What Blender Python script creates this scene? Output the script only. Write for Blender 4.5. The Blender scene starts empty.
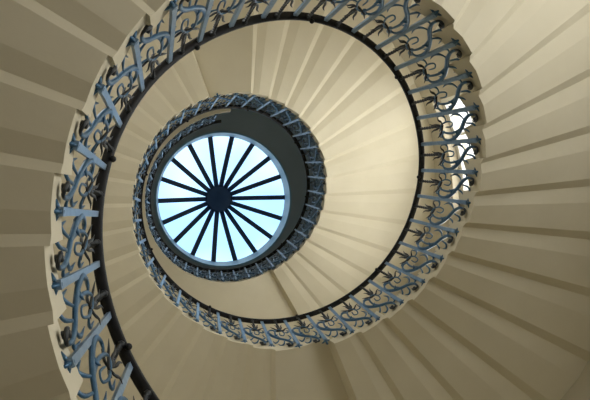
import bpy, math
from mathutils import Vector, Matrix, Euler
C = bpy.context.scene.collection
PI = math.pi; rad = math.radians
S = 1.4                                   # metres per well radius

# ------------------------------------------------------------ helpers
def smooth_table(tab, deg, k0=120.0, st=30.0):
    u = (deg - k0) / st
    n = len(tab)
    if u < 0: return tab[0] + (tab[1] - tab[0]) * u
    i = min(int(u), n - 2); f = min(u - i, 1.0)
    p0 = tab[max(i - 1, 0)]; p1 = tab[i]; p2 = tab[i + 1]; p3 = tab[min(i + 2, n - 1)]
    return p1 + .5 * f * (p2 - p0 + f * (2 * p0 - 5 * p1 + 4 * p2 - p3 + f * (3 * (p1 - p2) + p3 - p0)))
RAIL_H = .703
RAIL_Z = [1.913, 2.131, 2.355, 2.585, 2.821, 3.03, 3.317, 3.678, 4.047, 4.403, 4.74, 5.039, 5.317, 5.569, 5.815,
          6.05, 6.283, 6.521, 6.791, 7.109, 7.435, 7.72, 7.94, 8.021, 8.021, 8.021, 8.021, 8.021, 8.021, 8.021, 8.021]
WELL_R = [.993, 1.001, 1.007, 1.006, .996, 1.007, 1.012, 1.005, 1.001, 1.003, 1.006, 1.011, 1.011, 1.012, 1.0,
          .996, .998, 1.01, 1.019, 1.009, .992, .979, .976, .985, .998, .996, .978, .967, .97, 1.02, 1.1]
def rz(d): return smooth_table(RAIL_Z, d)
def wr(d):
    r = smooth_table(WELL_R, d)
    return r
def bz(d): return rz(d) - RAIL_H
ROUT = 2.36
def P(r, d, z): return (S * r * math.cos(rad(d)), S * r * math.sin(rad(d)), S * z)

class MB:
    def __init__(s): s.v = []; s.f = []; s.sm = []
    def add(s, vs, fs, smooth=False):
        o = len(s.v); s.v += [tuple(v) for v in vs]
        for f in fs: s.f.append([i + o for i in f]); s.sm.append(smooth)
    def grid(s, rows, closed_u=False, smooth=False):
        n = len(rows[0]); vs = [p for r in rows for p in r]; fs = []
        for i in range(len(rows) - 1):
            for j in range(n if closed_u else n - 1):
                a = i * n + j; b = i * n + (j + 1) % n
                fs.append((a, b, b + n, a + n))
        s.add(vs, fs, smooth)
    def tube(s, pts, rads, n=6, flat=1.0, axis=None, caps=True, smooth=True):
        # swept tube; section is an ellipse, 'flat' scales it across 'axis'
        pts = [Vector(p) for p in pts]; rows = []
        ax = Vector(axis) if axis else None
        prev = None
        for i, p in enumerate(pts):
            t = (pts[min(i + 1, len(pts) - 1)] - pts[max(i - 1, 0)])
            if t.length < 1e-9: t = Vector((0, 0, 1))
            t.normalize()
            if ax is not None: a = ax - t * ax.dot(t)
            elif prev is None: a = t.orthogonal()
            else: a = prev - t * prev.dot(t)
            if a.length < 1e-6: a = t.orthogonal()
            a.normalize(); prev = a; b = t.cross(a)
            r = rads[i] if isinstance(rads, (list, tuple)) else rads
            rows.append([p + a * (math.cos(2 * PI * k / n) * r * flat) + b * (math.sin(2 * PI * k / n) * r) for k in range(n)])
        s.grid(rows, True, smooth)
        if caps:
            o = len(s.v) - n * len(rows)
            s.f.append([o + k for k in range(n)][::-1]); s.sm.append(False)
            o = len(s.v) - n
            s.f.append([o + k for k in range(n)]); s.sm.append(False)
    def box(s, c, d, m=None):
        x, y, z = [q / 2 for q in d]
        vs = [Vector((a * x, b * y, e * z)) for a in (-1, 1) for b in (-1, 1) for e in (-1, 1)]
        if m: vs = [m @ v for v in vs]
        vs = [v + Vector(c) for v in vs]
        s.add(vs, [(0, 1, 3, 2), (4, 6, 7, 5), (0, 4, 5, 1), (2, 3, 7, 6), (0, 2, 6, 4), (1, 5, 7, 3)])
    def mesh(s, name, mat):
        m = bpy.data.meshes.new(name); m.from_pydata(s.v, [], s.f); m.update()
        m.polygons.foreach_set('use_smooth', s.sm)
        m.materials.append(mat)
        return m
    def build(s, name, mat, parent=None):
        o = bpy.data.objects.new(name, s.mesh(name, mat)); C.objects.link(o); o.parent = parent
        return o
def tag(o, label=None, cat=None, group=None, kind=None):
    for k, v in (('label', label), ('category', cat), ('group', group), ('kind', kind)):
        if v: o[k] = v
    return o
def empty(name, loc=(0, 0, 0)):
    o = bpy.data.objects.new(name, None); C.objects.link(o); o.location = loc; o.empty_display_size = .2
    return o

# ------------------------------------------------------------ materials
def principled(name, col, rough=.5, metal=0.0, spec=.5):
    m = bpy.data.materials.new(name); m.use_nodes = True
    b = m.node_tree.nodes['Principled BSDF']
    b.inputs['Base Color'].default_value = (*col, 1); b.inputs['Roughness'].default_value = rough
    b.inputs['Metallic'].default_value = metal; b.inputs['Specular IOR Level'].default_value = spec
    return m, m.node_tree, b
def mottled(name, c1, c2, scale=3.0, rough=.6, metal=0.0, spec=.5, bump=.1):
    m, nt, b = principled(name, c1, rough, metal, spec)
    g = nt.nodes.new('ShaderNodeNewGeometry')
    n = nt.nodes.new('ShaderNodeTexNoise'); n.inputs['Scale'].default_value = scale; n.inputs['Detail'].default_value = 5
    r = nt.nodes.new('ShaderNodeValToRGB')
    r.color_ramp.elements[0].position = .35; r.color_ramp.elements[0].color = (*c1, 1)
    r.color_ramp.elements[1].position = .68; r.color_ramp.elements[1].color = (*c2, 1)
    nt.links.new(g.outputs['Position'], n.inputs['Vector']); nt.links.new(n.outputs['Fac'], r.inputs['Fac'])
    nt.links.new(r.outputs['Color'], b.inputs['Base Color'])
    bp = nt.nodes.new('ShaderNodeBump'); bp.inputs['Strength'].default_value = bump; bp.inputs['Distance'].default_value = .01
    n2 = nt.nodes.new('ShaderNodeTexNoise'); n2.inputs['Scale'].default_value = scale * 9; n2.inputs['Detail'].default_value = 3
    nt.links.new(g.outputs['Position'], n2.inputs['Vector'])
    nt.links.new(n2.outputs['Fac'], bp.inputs['Height']); nt.links.new(bp.outputs['Normal'], b.inputs['Normal'])
    return m
M_STONE = mottled('painted_stone', (.69, .63, .475), (.73, .67, .515), 2.2, .75, bump=.08, spec=.2)
M_WALL = mottled('wall_plaster', (.50, .45, .34), (.54, .49, .37), 1.5, .85, spec=.2)
M_CEIL = mottled('ceiling_plaster', (.50, .64, .82), (.54, .68, .86), 1.5, .9, spec=.2)
M_FLOOR = mottled('floor_stone', (.30, .26, .20), (.36, .32, .25), 2.0, .5)
M_IRON = mottled('blue_grey_iron', (.04, .12, .22), (.07, .17, .29), 25, .33, .3, .6, .15)
M_BAR = mottled('light_blue_iron', (.19, .30, .44), (.25, .37, .52), 25, .35, .2, .6, .1)
M_DARK = mottled('dark_iron', (.022, .026, .03), (.04, .045, .05), 25, .45, .3, .5, .1)
M_RAIL = mottled('black_handrail', (.010, .010, .011), (.018, .018, .02), 12, .5, 0, .3, .05)
M_KERB = mottled('pale_blue_paint', (.34, .64, .94), (.40, .70, .96), 4, .5, 0, .4, .03)
M_RIB = mottled('navy_paint', (.012, .035, .075), (.018, .045, .09), 6, .5, 0, .4, .03)
M_WFRAME = mottled('white_window_paint', (.78, .77, .72), (.82, .81, .76), 5, .5)
def glass(name, col):
    m = bpy.data.materials.new(name); m.use_nodes = True; nt = m.node_tree; nt.nodes.clear()
    o = nt.nodes.new('ShaderNodeOutputMaterial'); mx = nt.nodes.new('ShaderNodeMixShader')
    t = nt.nodes.new('ShaderNodeBsdfTransparent'); t.inputs['Color'].default_value = (*col, 1)
    g = nt.nodes.new('ShaderNodeBsdfGlossy'); g.inputs['Roughness'].default_value = .05
    mx.inputs[0].default_value = .05
    nt.links.new(t.outputs[0], mx.inputs[1]); nt.links.new(g.outputs[0], mx.inputs[2]); nt.links.new(mx.outputs[0], o.inputs[0])
    return m
M_GLASS = glass('roof_glass', (.93, .99, 1.0))
M_WGLASS = glass('window_glass', (.97, .98, .98))

# ------------------------------------------------------------ staircase
PITCH = 10.25; PHASE = 163.0; K_FIRST = -10; K_LAST = 59       # degrees per step, first baluster, step edge offset from it
stair = empty('staircase', (0, 0, -1.5))
tag(stair, 'cream painted stone spiral staircase with cantilevered steps around the open well, seen from below', 'staircase')
def slab(name, d0, d1, prof, ztop, parent, nsub=4, rin=None, endcurve=None, rout=None):
    """prof: list of (u, z) for the underside between angles d0..d1; solid wedge from well edge to the wall"""
    mb = MB()
    pts = []; brk = []
    for a, b in zip(prof[:-1], prof[1:]):
        brk.append(len(pts))
        n = max(1, int(round((b[0] - a[0]) * (d1 - d0) / 2.0)))
        for k in range(n): pts.append((a[0] + (b[0] - a[0]) * k / n, a[1] + (b[1] - a[1]) * k / n))
    brk.append(len(pts)); pts.append(prof[-1])
    lo_in, lo_out, hi_in, hi_out = [], [], [], []
    for u, z in pts:
        d = d0 + (d1 - d0) * u
        r = (rin(d) if rin else wr(d) * 1.032)
        ro = rout or ROUT
        lo_in.append(P(r, d, z)); lo_out.append(P(ro, d, z)); hi_in.append(P(r, d, ztop)); hi_out.append(P(ro, d, ztop))
    for i0, i1 in zip(brk[:-1], brk[1:]):          # each facet of the underside smooth in itself, crisp edges between
        mb.grid([[Vector(a).lerp(Vector(b), q / 8) for a, b in zip(lo_in[i0:i1 + 1], lo_out[i0:i1 + 1])] for q in range(9)], smooth=True)
    mb.grid([lo_out, hi_out]); mb.grid([hi_out, hi_in]); mb.grid([hi_in, lo_in])
    n = len(pts)
    mb.add([lo_in[0], lo_out[0], hi_out[0], hi_in[0]], [(0, 3, 2, 1)])
    mb.add([lo_in[-1], lo_out[-1], hi_out[-1], hi_in[-1]], [(0, 1, 2, 3)])
    o = mb.build(name, M_STONE, parent); o.location = (0, 0, 1.5)
    return o
BOT = -.07
plan = [('step', 59 + 10 * i, 69 + 10 * i) for i in range(19)] + [('landing', 249, 280.3)]
def flight(a, b, n): return [('step', a + (b - a) * i / n, a + (b - a) * (i + 1) / n) for i in range(n)]
plan += flight(280.3, 427.6, 14) + [('landing', 427.6, 449.5), ('step', 449.5, 457.5)] + flight(457.5, 609, 15) + [('landing', 609, 632)] + flight(632, 780, 14)
lvl = bz(59) + BOT
for kind, d0, d1 in plan:
    end = bz(d1) + BOT
    if kind == 'step':
        rs = end - lvl
        slab('step', d0, d1, [(0, lvl), (.15, lvl + rs * .38), (.46, lvl + rs * .50), (1, end)], end + .11, stair,
             rin=lambda d, a=d0, b=d1: wr(d) * (1.024 + .014 * (d - a) / (b - a)))
    else:
        rs = (end - lvl) * .8; end = lvl + rs
        slab('landing', d0, d1, [(0, lvl), (.05, end), (1, end)], end + .14, stair)
    lvl = end
G0 = 780.0; G1 = 990.0
GZ = 8.021 - RAIL_H
gal = slab('gallery_floor', G0, G1, [(0, lvl), (.008, GZ + BOT), (1, GZ + BOT)], GZ + .05, stair)

# ------------------------------------------------------------ balustrade
bal = empty('balustrade', (0, 0, -1.5))
tag(bal, 'blue-grey wrought iron stair balustrade with tulip scrolls and a black handrail winding up the well', 'balustrade')
UP = (0, 0, 1.5)
# handrail: swept rounded bar
mb = MB(); rows = []
d = 55.0
def rail_section(d, slope):
    w, h = .0205, .012
    sec = [(-1, -.5), (-.8, -1), (.8, -1), (1, -.5), (1, .4), (.6, 1), (-.6, 1), (-1, .4)]
    return [P(wr(d) + x * w, d, rz(d) + .012 + y * h) for x, y in sec]
ds = []
while d <= 988: ds.append(d); d += 2.5
mb.grid([rail_section(d, 0) for d in ds], True, True)
hr = mb.build('handrail', M_RAIL, bal); hr.location = UP
# little round knobs on the well side of the rail
def ball(mb, c, r, n=8):
    rows = []
    for i in range(n + 1):
        a = PI * i / n
        rows.append([(c[0] + r * math.sin(a) * math.cos(2 * PI * k / 10), c[1] + r * math.sin(a) * math.sin(2 * PI * k / 10), c[2] + r * math.cos(a)) for k in range(10)])
    mb.grid(rows, True, True)
for d in (113, 154, 194, 231, 269, 307, 348, 391, 432, 473, 514, 555, 596, 637, 678, 719, 760):
    mb = MB(); ball(mb, P(wr(d) - .021, d, rz(d) + .002), .0135 * S)
    o = mb.build('rail_knob', M_RAIL, hr)
H = RAIL_H; BAY = rad(PITCH)
LEAN = -.035
def bar_mesh(slope):
    mb = MB(); rows = []
    n = 8
    for i in range(n + 1):
        t = i / n; z = .0 + t * (H - .004)
        w = (.011 if t > .12 else .013) ; th = .0065
        x = LEAN * t; y = -.0 - .017 * t
        rows.append([(S * (x + a * w), S * (y + b * th), S * z) for a, b in ((-1, -1), (1, -1), (1, 1), (-1, 1))])
    mb.grid(rows, True); mb.add(rows[0], [(0, 3, 2, 1)]); mb.add(rows[-1], [(0, 1, 2, 3)])
    return mb.mesh('baluster', M_BAR)
def foot_mesh():
    mb = MB()
    s = S
    mb.tube([(0, -.002 * s, .014 * s), (0, .010 * s, 0), (0, .034 * s, -.010 * s)], [.009 * s, .009 * s, .008 * s], 6)
    for sx in (-1, 1):
        mb.tube([(0, .004 * s, .010 * s), (sx * .014 * s, .010 * s, .004 * s), (sx * .028 * s, .016 * s, .008 * s), (sx * .034 * s, .018 * s, .020 * s)],
                [.005 * s, .006 * s, .005 * s, .0015 * s], 6)
    mb.tube([(0, .002 * s, .0), (0, .010 * s, -.016 * s), (0, .022 * s, -.026 * s)], [.007 * s, .006 * s, .002 * s], 6)
    return mb.mesh('foot', M_IRON)
def curve(pts, n=5):
    out = []
    for i in range(len(pts) - 1):
        p0 = pts[max(i - 1, 0)]; p1 = pts[i]; p2 = pts[i + 1]; p3 = pts[min(i + 2, len(pts) - 1)]
        for k in range(n):
            f = k / n
            out.append(tuple(p1[j] + .5 * f * (p2[j] - p0[j] + f * (2 * p0[j] - 5 * p1[j] + 4 * p2[j] - p3[j] + f * (3 * (p1[j] - p2[j]) + p3[j] - p0[j]))) for j in range(len(p1))))
    out.append(tuple(pts[-1])); return out
BW = .176   # bay width
def bay_xform(slope):
    def f(x, z, y=0.0):       # x 0..1 across the bay (uphill), z 0..1 of the height
        t = z
        sag = -.5 * (x * BW) ** 2 * 0 
        X = x * BW; 
        return (S * (X + LEAN * t), S * (y - .017 * t - X * X * .5), S * (z * H + X * slope))
    return f
def twist_mesh(slope):
    f = bay_xform(slope); mb = MB()
    top, bot = .985, .64
    rows = []; n = 22
    c = []
    for i in range(n + 1):
        t = i / n; z = top + (bot - top) * t
        p = Vector(f(.42, z)); a = t * 4 * PI
        r = .0060 * S; q = .0105 * S if i % 3 else .006 * S
        rows.append([p + Vector((math.cos(a + k * PI / 2) * q, math.sin(a + k * PI / 2) * q, 0)) for k in range(4)])
    mb.grid(rows, True)
    for z, r in ((.975, .014), (.645, .012)):
        p = f(.42, z); mb.tube([(p[0], p[1], p[2] + .012 * S), (p[0], p[1], p[2] + .006 * S), (p[0], p[1], p[2] - .006 * S), (p[0], p[1], p[2] - .012 * S)],
                              [.004 * S, r * S, r * S, .004 * S], 7)
    return mb.mesh('twisted_bar', M_DARK)
def ribbon(mb, f, pts, w, n=5, y=None):
    pts = [a if len(a) > 2 else (a[0], a[1], 0) for a in pts]
    p = curve(pts, n); m = len(p)
    q = [f(a[0], a[1], a[2] if len(a) > 2 else 0) for a in p]
    ws = curve([(x,) for x in w], max(1, round(n * (len(pts) - 1) / (len(w) - 1)))) if len(w) > 1 else [(w[0],)] * m
    rr = [S * .48 * max(.0022, ws[min(int(i * (len(ws) - 1) / (m - 1)), len(ws) - 1)][0]) for i in range(m)]
    mb.tube(q, rr, 6, .62, (0, 1, 0))
def scroll_mesh(slope):
    f = bay_xform(slope); mb = MB()
    # main stem rising from the foot volute towards the next bar
    ribbon(mb, f, [(.22, .045, .004), (.22, .11, .002), (.36, .18), (.60, .24), (.84, .33), (.96, .43), (.92, .53), (.76, .57), (.64, .52)],
           [.016, .024, .027, .027, .024, .018, .010], 4)
    # spiral in the middle of the bay
    ribbon(mb, f, [(.60, .24), (.71, .38, -.006), (.62, .53, -.010), (.43, .56, -.006), (.31, .48), (.37, .39, .006), (.51, .41, .006), (.49, .49)],
           [.018, .016, .014, .012, .011, .008], 4)
    for pts in ([(.36, .18), (.19, .25, .008), (.12, .35, .014), (.20, .42, .010)],
                [(.24, .12), (.11, .14, .008), (.05, .22, .014), (.08, .29, .010)],
                [(.60, .24), (.72, .17, .010), (.83, .15, .018), (.90, .21, .014)],
                [(.84, .33), (.72, .31, -.008), (.62, .35, -.012)],
                [(.31, .48), (.17, .50, .008), (.09, .57, .014), (.14, .64, .010)],
                [(.96, .43), (.90, .38, .010), (.86, .44, .014)],
                [(.62, .53), (.72, .62, .008), (.84, .64, .014), (.88, .58, .012)],
                [(.45, .16), (.52, .09, .010), (.66, .07, .018), (.74, .11, .014)]):
        ribbon(mb, f, pts, [.012, .019, .004], 3)
    ribbon(mb, f, [(.31, .48), (.36, .53), (.42, .58)], [.010, .011, .010], 3)
    return mb.mesh('scroll', M_IRON)
def tulip_mesh(slope):
    f = bay_xform(slope); mb = MB()
    for pts, w in (([(.42, .54), (.31, .58, .010), (.26, .63, .016), (.17, .66, .020)], .018),
                   ([(.42, .54), (.53, .58, .010), (.58, .63, .016), (.68, .66, .020)], .018),
                   ([(.42, .53), (.42, .60, -.006), (.42, .67, -.002)], .026),
                   ([(.42, .56), (.34, .62, -.010), (.33, .68, -.014), (.26, .73, -.016)], .014),
                   ([(.42, .56), (.50, .62, -.010), (.52, .68, -.014), (.60, .72, -.016)], .014),
                   ([(.42, .54), (.28, .53, -.010), (.18, .56, -.016), (.08, .55, -.018)], .015),
                   ([(.42, .54), (.57, .54, -.010), (.68, .56, -.016), (.80, .61, -.018)], .015)):
        ribbon(mb, f, pts, [.012, w, w * .8, .003], 3)
    return mb.mesh('tulip_flower', M_DARK)
def volute_mesh(slope):
    f = bay_xform(slope); mb = MB()
    ribbon(mb, f, [(.22, .05, .004), (.25, .01, .002), (.34, -.005, -.002), (.42, .01, -.004), (.42, .04, -.004)], [.016, .020, .020, .014], 4)
    p = f(.36, .018, .0)
    mb.tube([(p[0], p[1] - .012 * S, p[2]), (p[0], p[1] - .009 * S, p[2]), (p[0], p[1] + .010 * S, p[2])], [.007 * S, .0115 * S, .012 * S], 7)
    return mb.mesh('volute', M_DARK)
cache = {}
def meshes(slope):
    b = min((.0, .022, .05, .072, .09, .11), key=lambda q: abs(q - slope / (BW) * BW))
    if b not in cache:
        s = b / BW
        cache[b] = (bar_mesh(s), twist_mesh(s), scroll_mesh(s), tulip_mesh(s), volute_mesh(s))
    return cache[b]
FOOT = foot_mesh()
def inst(name, mesh, parent, loc=(0, 0, 0), rot=0.0):
    o = bpy.data.objects.new(name, mesh); C.objects.link(o); o.parent = parent
    o.location = loc; o.rotation_euler = (0, 0, rot); return o
bars = [PHASE + PITCH * k for k in range(K_FIRST, K_LAST + 2)]
g = bars[-1] + 9.2
while g < 986: bars.append(g); g += 9.2
for i, d in enumerate(bars):
    r = wr(d) * 1.017; z = bz(d)
    dn = bars[i + 1] if i + 1 < len(bars) else d + 9.2
    p = P(r, d, z); loc = (p[0], p[1], p[2] + 1.5)
    # turn with the chord of the well edge so that the next bay meets this one
    a = Vector(P(r, d, 0)); b = Vector(P(wr(dn) * 1.017, dn, 0)); ch = b - a
    rot = rad(d) + PI / 2
    # local x = tangent uphill, local y must point outwards: x=t, y=radial -> mirror, so use x=-t frame via scale
    slope = bz(dn) - bz(d)
    ms = meshes(slope)
    def put(name, mesh, parent, root=True):
        o = bpy.data.objects.new(name, mesh); C.objects.link(o); o.parent = parent
        if root:
            o.location = loc; o.rotation_euler = (0, 0, rot); o.scale = (1, -1, 1)
        return o
    bar = put('baluster', ms[0], bal)
    put('foot', FOOT, bar, False)
    if i < len(bars) - 1:
        tw = put('twisted_bar', ms[1], bal)
        sc = put('scroll', ms[2], bal)
        put('tulip_flower', ms[3], sc, False); put('volute', ms[4], sc, False)

# ------------------------------------------------------------ room shell
ZF = -1.6 / S; ZC = 9.68
WINS = [(333, 363.5, 4.3, 6.16), (306, 346, .2, 2.4), (15, 45, 4.7, 6.2), (218, 250, 2.7, 4.5)]  # first is seen; the rest are added out of view to light the steps
def in_win(d, z):
    for a, b, z0, z1 in WINS:
        if (a <= d % 360 <= b or a <= d % 360 + 360 <= b) and z0 <= z <= z1: return True
    return False
def angs():
    out = []
    d = 0.0
    cuts = sorted(set([a % 360 for w in WINS for a in w[:2]] + [float(x) for x in range(0, 360, 5)]))
    return cuts + [360.0 + cuts[0]] if cuts[0] != 0 else cuts + [360.0]
A = angs()
Z = sorted(set([ZF, ZC] + [z for w in WINS for z in w[2:]] + [ZF + i * (ZC - ZF) / 8 for i in range(9)]))
TH = .22
mb = MB()
def quad(pts): mb.add(pts, [(0, 1, 2, 3)])
ncell = {}
for i in range(len(A) - 1):
    for j in range(len(Z) - 1):
        ncell[i, j] = in_win((A[i] + A[i + 1]) / 2, (Z[j] + Z[j + 1]) / 2)
n = len(A) - 1
for (i, j), w in ncell.items():
    a, b, z0, z1 = A[i], A[i + 1], Z[j], Z[j + 1]
    if not w:
        quad([P(ROUT, a, z0), P(ROUT, a, z1), P(ROUT, b, z1), P(ROUT, b, z0)])
        quad([P(ROUT + TH, a, z0), P(ROUT + TH, b, z0), P(ROUT + TH, b, z1), P(ROUT + TH, a, z1)])
    else:
        if not ncell[(i - 1) % n, j]: quad([P(ROUT, a, z0), P(ROUT + TH, a, z0), P(ROUT + TH, a, z1), P(ROUT, a, z1)])
        if not ncell[(i + 1) % n, j]: quad([P(ROUT, b, z0), P(ROUT, b, z1), P(ROUT + TH, b, z1), P(ROUT + TH, b, z0)])
        if not ncell[i, j - 1]: quad([P(ROUT, a, z0), P(ROUT, b, z0), P(ROUT + TH, b, z0), P(ROUT + TH, a, z0)])
        if not ncell[i, j + 1]: quad([P(ROUT, a, z1), P(ROUT + TH, a, z1), P(ROUT + TH, b, z1), P(ROUT, b, z1)])
tag(mb.build('wall_round', M_WALL), kind='structure')
for wi, (a, b, z0, z1) in enumerate(WINS):
    root = empty('window_%d' % (wi + 1), P(ROUT + TH * .6, (a + b) / 2, z0)); tag(root, kind='structure')  # all but the first are added openings, unseen, put in for their light
    base = Vector(root.location)
    def arcbar(mb, d0, d1, za, zb, r0, r1):
        m = 6; rows = []
        for k in range(m + 1):
            d = d0 + (d1 - d0) * k / m
            rows.append([Vector(P(r, d, z)) - base for r, z in ((r0, za), (r1, za), (r1, zb), (r0, zb))])
        mb.grid(rows, True); mb.add(rows[0], [(0, 1, 2, 3)]); mb.add(rows[-1], [(3, 2, 1, 0)])
    fr = MB(); ra, rb = ROUT + TH * .45, ROUT + TH * .7
    arcbar(fr, a, b, z0, z0 + .06, ra, rb); arcbar(fr, a, b, z1 - .06, z1, ra, rb)
    arcbar(fr, a, a + 1.5, z0, z1, ra, rb); arcbar(fr, b - 1.5, b, z0, z1, ra, rb)
    fr.build('window_frame', M_WFRAME, root)
    gb = MB()
    for k in (1, 2): 
        dm = a + (b - a) * k / 3; arcbar(gb, dm - .35, dm + .35, z0, z1, ra + .02, rb - .02)
    for k in (1, 2, 3):
        zm = z0 + (z1 - z0) * k / 4; arcbar(gb, a, b, zm - .012, zm + .012, ra + .02, rb - .02)
    gb.build('glazing_bars', M_WFRAME, root)
    gp = MB(); gp.grid([[Vector(P(ROUT + TH * .57, a + (b - a) * k / 6, z)) - base for k in range(7)] for z in (z0, z1)])
    gp.build('glass_pane', M_WGLASS, root)
# floor
mb = MB(); ring = [P(ROUT + TH, d, ZF) for d in range(0, 360, 5)]; lowr = [P(ROUT + TH, d, ZF - .1) for d in range(0, 360, 5)]
mb.add(ring, [list(range(72))]); mb.add(lowr, [list(range(72))[::-1]]); mb.grid([lowr + lowr[:1], ring + ring[:1]])
tag(mb.build('floor', M_FLOOR), kind='structure')
# ceiling with round opening for the skylight
KC = (.152, .06); KR0 = 1.072; KR1 = 1.045; KZ1 = 10.02
def K(r, d, z): return (S * (KC[0] + r * math.cos(rad(d))), S * (KC[1] + r * math.sin(rad(d))), S * z)
mb = MB(); A5 = list(range(0, 365, 5))
mb.grid([[K(KR0 + .03, d, ZC) for d in A5], [P(ROUT + TH, d, ZC) for d in A5]])
mb.grid([[P(ROUT + TH, d, ZC) for d in A5], [P(ROUT + TH, d, ZC + .2) for d in A5]])
mb.grid([[P(ROUT + TH, d, ZC + .2) for d in A5], [K(KR0 + .03, d, ZC + .2) for d in A5]])
mb.grid([[K(KR0 + .03, d, ZC + .2) for d in A5], [K(KR0 + .03, d, ZC) for d in A5]])
tag(mb.build('ceiling', M_CEIL), kind='structure')

# ------------------------------------------------------------ skylight
sk = empty('skylight', (S * KC[0], S * KC[1], S * ZC))
tag(sk, 'round glazed skylight with dark ribs radiating from a hub at the top of the stairwell', 'skylight')
base = Vector(sk.location)
def KB(r, d, z): return Vector(K(r, d, z)) - base
mb = MB(); A3 = [i * 4 for i in range(91)]
sec = [(KR0, ZC - .012), (KR1, KZ1), (KR1 + .09, KZ1 + .02), (KR1 + .12, ZC + .21), (KR0 + .028, ZC + .19), (KR0 + .028, ZC - .012)]
mb.grid([[KB(r, d, z) for d in A3] for r, z in sec + sec[:1]], smooth=False)
mb.build('kerb_ring', M_KERB, sk)
HUBZ = 10.62; HC = (.130 - KC[0], .064 - KC[1])
def roofp(t, d, dz=0.0):     # t 0 at kerb .. 1 at hub centre, slightly domed
    r = KR1 * (1 - t)
    z = KZ1 + (HUBZ - KZ1) * (math.sin(t * PI / 2) * .6 + t * .4) + dz
    return Vector((S * (r * math.cos(rad(d)) + HC[0] * t), S * (r * math.sin(rad(d)) + HC[1] * t), S * (z - ZC)))
RIB0 = -81.5
for k in range(18):
    d = RIB0 + 20 * k; mb = MB(); rows = []
    tn = Vector((-math.sin(rad(d)), math.cos(rad(d)), 0))
    for i in range(9):
        t = .0 + .93 * i / 8
        w = S * .038
        rows.append([roofp(t, d, -.045) - tn * w, roofp(t, d, -.045) + tn * w, roofp(t, d, .03) + tn * w, roofp(t, d, .03) - tn * w])
    mb.grid(rows, True); mb.add(rows[0], [(0, 1, 2, 3)]); mb.add(rows[-1], [(3, 2, 1, 0)])
    mb.build('rib', M_RIB, sk)
mb = MB()
prof = [(.0, -.13), (.10, -.12), (.15, -.09), (.215, -.07), (.235, -.03), (.215, .05), (.10, .12), (.0, .14)]
mb.grid([[Vector((S * (max(r, .001) * math.cos(rad(d)) + HC[0]), S * (max(r, .001) * math.sin(rad(d)) + HC[1]), S * (HUBZ - ZC + z - .05))) for d in A3] for r, z in prof], smooth=True)
mb.build('hub', M_RIB, sk)
mb = MB()
mb.grid([[roofp(i / 6, d, .015) for d in A3] for i in range(7)], smooth=True)
mb.build('glass_pane', M_GLASS, sk)

# ------------------------------------------------------------ light
w = bpy.data.worlds.new('World'); bpy.context.scene.world = w; w.use_nodes = True
nt = w.node_tree; bg = nt.nodes['Background']
tc = nt.nodes.new('ShaderNodeTexCoord'); no = nt.nodes.new('ShaderNodeTexNoise'); no.inputs['Scale'].default_value = 5.0
rp = nt.nodes.new('ShaderNodeValToRGB')
rp.color_ramp.elements[0].position = .40; rp.color_ramp.elements[0].color = (.70, 1.32, 2.1, 1)
rp.color_ramp.elements[1].position = .62; rp.color_ramp.elements[1].color = (1.2, 1.65, 2.3, 1)
sx = nt.nodes.new('ShaderNodeSeparateXYZ'); mr = nt.nodes.new('ShaderNodeMapRange')      # sky pales towards the horizon
mr.inputs['From Min'].default_value = .95; mr.inputs['From Max'].default_value = .90
mx = nt.nodes.new('ShaderNodeMix'); mx.data_type = 'RGBA'; mx.inputs[7].default_value = (2.0, 2.0, 1.95, 1)
nt.links.new(tc.outputs['Generated'], no.inputs['Vector']); nt.links.new(no.outputs['Fac'], rp.inputs['Fac'])
nt.links.new(tc.outputs['Generated'], sx.inputs[0]); nt.links.new(sx.outputs['Z'], mr.inputs['Value']); nt.links.new(mr.outputs[0], mx.inputs[0])
nt.links.new(rp.outputs['Color'], mx.inputs[6]); nt.links.new(mx.outputs[2], bg.inputs['Color'])
bg.inputs['Strength'].default_value = 1.0
def area(name, loc, target, sx, sy, L, col, shape='RECTANGLE', portal=False):
    l = bpy.data.lights.new(name, 'AREA'); l.shape = shape; l.size = sx; l.size_y = sy
    A_ = sx * sy * (PI / 4 if shape in ('DISK', 'ELLIPSE') else 1)
    l.energy = L * A_ * PI; l.color = col
    if portal: l.cycles.is_portal = True
    o = bpy.data.objects.new(name, l); C.objects.link(o); o.location = loc
    d = Vector(target) - Vector(loc); o.rotation_euler = d.to_track_quat('-Z', 'Y').to_euler()
    return o
for i, (a, b, z0, z1) in enumerate(WINS):
    m = (a + b) / 2; zc = (z0 + z1) / 2
    area('daylight_fill', P(ROUT + .75, m, zc), P(0, m, zc), S * 2.3, S * (5.2, 3, 3, 3)[i], (3.4, 4.6, 6, 2.4)[i], (1.0, .98, .93))  # sky panel per window; those behind the added windows are fill lamps
area('skylight_portal', K(0.001, 0, 10.75), K(0.001, 0, 0), S * 2.3, S * 2.3, 1, (1, 1, 1), 'DISK', True)

# ------------------------------------------------------------ camera
cam = bpy.data.cameras.new('Camera'); co = bpy.data.objects.new('Camera', cam); C.objects.link(co)
cam.sensor_width = 36; cam.lens = 36 * 600 / 590; cam.clip_start = .05
R = Matrix(((0.97815, -0.00209, 0.20788), (-0.00209, 0.9998, 0.01986), (-0.20788, -0.01986, 0.97795)))
M = Matrix((R.col[0], -R.col[1], -R.col[2])).transposed().to_4x4()
M.translation = Vector((-.74697 * S, -.12561 * S, 0))
co.matrix_world = M
sc = bpy.context.scene; sc.camera = co
sc.view_settings.view_transform = 'Standard'; sc.view_settings.look = 'None'
sc.view_settings.exposure = 0.0; sc.view_settings.gamma = 1.0; sc.view_settings.use_curve_mapping = False
